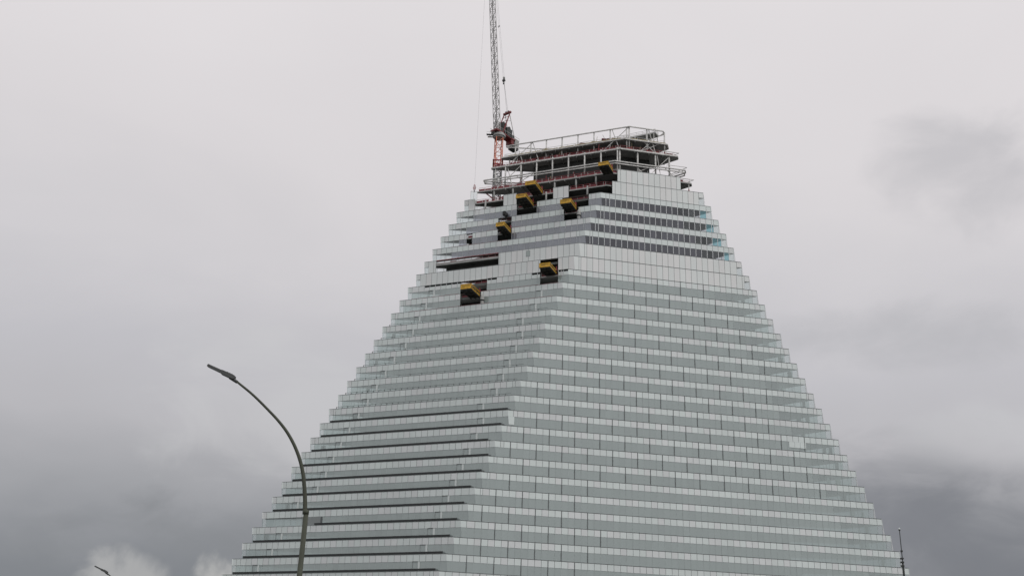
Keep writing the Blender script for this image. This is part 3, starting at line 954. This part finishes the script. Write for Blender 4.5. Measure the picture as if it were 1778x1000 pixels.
# A-frame
top = c0 - dj * 3.4 + up * 8.9
mb = MB()
for s_ in (-1, 1):
    mb.bar(c0 + dn * 1.4 * s_ - dj * .2, top + dn * 1.2 * s_, .26, 'maroon')
    mb.bar(c0 - dj * 6.3 + dn * 1.15 * s_, top + dn * .85 * s_, .16, 'steel')
    for q in range(1, 5):
        a = lerp(c0 + dn * 1.15 * s_ - dj * .2, top + dn * .85 * s_, q / 5)
        b = lerp(c0 - dj * 6.3 + dn * 1.15 * s_, top + dn * .85 * s_, (q + .5) / 5)
        if q > 2: mb.bar(a, b, .09, 'steel')
mb.box(top, (2.9, .7, .55), 'maroon', dn, dj)
for q in range(1, 5):
    a = lerp(c0 - dj * .2, top, q / 5); mb.bar(a - dn * 1.1, a + dn * 1.1, .1, 'maroon')
for s_ in (-.5, .4): mb.tube([top + dn * (s_ - .12) + up * .5, top + dn * (s_ + .12) + up * .5], .32, 'black', 12)
mb.build('a_frame', crane)
# jib
foot = c0 + dj * 1.0 + up * .3
tip = foot + dj * 8.4 + up * 74
mb = MB()
jd = (tip - foot).normalized()
lattice(mb, foot + jd * 3.0, tip - jd * 4, 1.5, 1.25, 'jibgrey', 2.3, .19, .10, dn)
lattice(mb, foot - jd * .4, foot + jd * 3.0, 1.5, 1.5, 'jibgrey', 1.5, .22, .13, dn, None, True)
for s_ in (-1, 1): mb.bar(tip, tip - jd * 4 + dn * .6 * s_, .14, 'steel')
mb.build('jib', crane)
mb = MB()
for q in (8, 15, 24, 33, 37): mb.box(foot + jd * q - dj * .75 + dn * .2, (.28, .28, .35), 'darkmach')
mb.bar(foot + jd * 18 - dj * .72 + dn * .7, foot + jd * 26 - dj * .72 + dn * .7, .16, 'redmesh')
mb.bar(foot - dj * .2 + up * 6.5 + dn * -1.2, foot + up * 1.2 + dj * .8 , .16, 'black')
mb.build('jib_fittings', crane)
# pendants
pb = Vector((-4.9, 290.9 - 0, 0)); 
blk = lerp(top, tip, .17) + Vector((-.1, 0, 0))
mb = MB()
mb.bar(top + up * .5 - dn * .25, blk, .07, 'cable'); mb.bar(top + up * .5 + dn * .25, blk, .07, 'cable')
mb.bar(blk + up * .4 - dn * .22, tip - dj * .6 - dn * .3, .045, 'cable'); mb.bar(blk + up * .4 + dn * .22, tip - dj * .6 + dn * .3, .045, 'cable')
mb.build('pendant_rope', crane)
mb = MB(); mb.tube([blk - up * .1 - dn * .35, blk - up * .1 + dn * .35], .45, 'darkmach', 10); mb.box(blk + up * .9, (.7, .4, .5), 'conc'); mb.box(blk - up * 1.2, (.5, .4, .5), 'darkmach')
mb.build('pulley_block', crane)
for s_ in (-.25, .25):
    mb = MB(); q = lerp(blk, tip, .34); mb.box(q + dn * s_, (.18, .18, .6), 'darkmach'); mb.build('rope_clamp', crane)
# hoist rope and striped hook block
hx, hy = -12.25, 284.3
rope_top = Vector((hx, hy, tip.z - .5))
hz = 147.6 + CZ
mb = MB(); mb.tube([(hx, hy, hz + .7), (hx, hy, tip.z - .8)], .020, 'cable', 6); mb.bar((hx, hy, tip.z - .8), tip, .1, 'cable')
mb.build('hoist_rope', crane)
hb = MB()
for i in range(8):
    a0 = -1.0 + .25 * i; w = .95 * (1 - abs(a0 + .125) * .65)
    hb.box((hx, hy, hz + a0 * .9), (w, .45, .225), 'red' if i % 2 else 'striped', Vector((.95, 0, .3)).normalized(), Vector((0, 1, 0)), Vector((-.3, 0, .95)).normalized())
hb.bar((hx, hy, hz - .9), (hx, hy, hz - 1.6), .2, 'black'); hb.build('hook_block', crane)
# facade panel hanging from the hook
pn = empty('hanging_facade_panel', (hx, hy, hz - 4.4))
tag(pn, 'pale framed glass facade panel hanging from the red and white crane hook', 'facade panel')
mb = MB(); mb.face([(hx - 1.0, hy, hz - 4.4), (hx + .9, hy, hz - 4.4), (hx + .9, hy, hz - 1.4), (hx - 1.0, hy, hz - 1.4)], 'clear'); mb.build('pane', pn)
mb = MB()
for x in (-1.0, -.1, .9): mb.bar((hx + x, hy, hz - 4.4), (hx + x, hy, hz - 1.3), .09, 'steel')
for z in (-4.4, -1.4): mb.bar((hx - 1.0, hy, hz + z), (hx + .9, hy, hz + z), .09, 'steel')
mb.build('frame', pn)
mb = MB(); mb.tube([(hx + .6, hy, hz - 4.4), (hx + .5, hy, hz - 8), (hx + .25, hy - .2, hz - 14.5)], .04, 'cable', 6)
mb.build('tag_line', pn)

# ------------------------------------------------------------------ street lamps
ARM = [(-8.30, 9.40), (-8.14, 9.26), (-7.60, 8.86), (-7.02, 8.35), (-6.72, 8.06), (-6.46, 7.76), (-6.22, 7.40), (-6.02, 7.00), (-5.88, 6.60), (-5.79, 6.18), (-5.73, 5.80), (-5.70, 5.49)]
def catmull(p, n=6):
    res = []
    for i in range(len(p) - 1):
        a, b, c, d = p[max(i - 1, 0)], p[i], p[i + 1], p[min(i + 2, len(p) - 1)]
        for j in range(n):
            t = j / n
            res.append(tuple(.5 * (2 * b[x] + (c[x] - a[x]) * t + (2 * a[x] - 5 * b[x] + 4 * c[x] - d[x]) * t * t + (3 * b[x] - a[x] - 3 * c[x] + d[x]) * t ** 3) for x in (0, 1)))
    res.append(p[-1])
    return res
def lamp(y, label, pole_len_z=0.0):
    bx = -5.70
    root = empty('street_lamp', (bx, y, 0))
    tag(root, label, 'street lamp', 'curved street lamps')
    zz = CZ
    pts = catmull(ARM)
    n = len(pts)
    mb = MB(); mb.tube([(x, y, z + zz) for x, z in pts], [.030 + .034 * (i / (n - 1)) for i in range(n)], 'pole', 12); mb.build('arm', root, smooth=True)
    mb = MB(); mb.tube([(bx + .04, y, pole_len_z), (bx + .04, y, 5.46 + zz)], [.090, .073], 'pole', 16)
    mb.tube([(bx + .03, y, 5.40 + zz), (bx + .03, y, 5.52 + zz)], .09, 'pole', 16); mb.build('pole', root, smooth=True)
    # head: flat LED luminaire, thicker gear end towards the arm
    a = Vector((-9.09, y, 9.745 + zz)); b = Vector((-8.23, y, 9.385 + zz)); d = (b - a).normalized()
    nrm = Vector((d.z, 0, -d.x)) * -1
    if nrm.z < 0: nrm = -nrm
    yv = Vector((0, 1, 0))
    def sect(t, w, h0, h1):
        c = lerp(a, b, t); return [c - yv * w + nrm * h0, c + yv * w + nrm * h0, c + yv * w * .8 + nrm * h1, c - yv * w * .8 + nrm * h1]
    mb = MB()
    S_ = [sect(0, .06, -.035, .03), sect(.02, .075, -.042, .035), sect(.5, .08, -.045, .038)]
    for p, q in zip(S_, S_[1:]): mb.hexa(p, q, 'head')
    mb.build('led_panel', root)
    mb = MB()
    S_ = [sect(.48, .075, -.046, .039), sect(.56, .09, -.072, .050), sect(.97, .09, -.074, .052), sect(1.02, .07, -.045, .035)]
    for p, q in zip(S_, S_[1:]): mb.hexa(p, q, 'head')
    for t in (.7, .78, .86): mb.hexa(sect(t, .07, .045, .066), sect(t + .03, .07, .045, .066), 'head')
    mb.build('housing', root)
    mb = MB(); mb.face([p for p in (lerp(a, b, .06) - yv * .055 - nrm * .047, lerp(a, b, .42) - yv * .06 - nrm * .050, lerp(a, b, .42) + yv * .06 - nrm * .050, lerp(a, b, .06) + yv * .055 - nrm * .047)], 'lens'); mb.build('lens', root)
    mb = MB(); mb.tube([(-8.37, y, 9.39 + zz), (-8.14, y, 9.25 + zz)], [.055, .048], 'head', 12); mb.build('clamp', root)
    return root
lamp(31.0, 'near street lamp with a long curved grey green arm in front of the tower')
l2 = lamp(31.0, 'distant street lamp, only its head and arm tip showing at the bottom left')
l2.location = (l2.location.x - 16.5, 69.5, -1.35)
for ch in l2.children: ch.matrix_parent_inverse = Matrix.Translation(Vector((5.70, -31.0, 0)))
# thin mast at the right
px, py = 44.05, 120.0
mb = MB()
mb.tube([(px, py, 0), (px, py, 17.6 + CZ), (px, py, 18.2 + CZ)], [.16, .12, .09], 'darkmach', 10)
mast = empty('slender_mast', (px, py, 0)); tag(mast, 'slender dark mast with a small round tip beside the right foot of the tower', 'mast')
mb.build('pole', mast, smooth=True)
mb = MB(); mb.tube([(px, py, 18.2 + CZ), (px, py, 21.6 + CZ)], [.055, .045], 'darkmach', 8); mb.build('upper_rod', mast)
mb = MB()
for z in (17.7, 18.1, 18.5): mb.box((px - .05, py, z + CZ), (.32, .3, .16), 'black')
mb.box((px, py, 19.3 + CZ), (.2, .2, .18), 'black'); mb.build('fitting', mast)
mb = MB(); mb.tube([(px, py, 21.55 + CZ), (px, py, 21.68 + CZ)], [.11, .10], 'black', 10); mb.tube([(px, py, 21.68 + CZ), (px, py, 21.80 + CZ), (px, py, 21.86 + CZ)], [.10, .08, .03], 'white', 10)
mb.build('tip', mast)
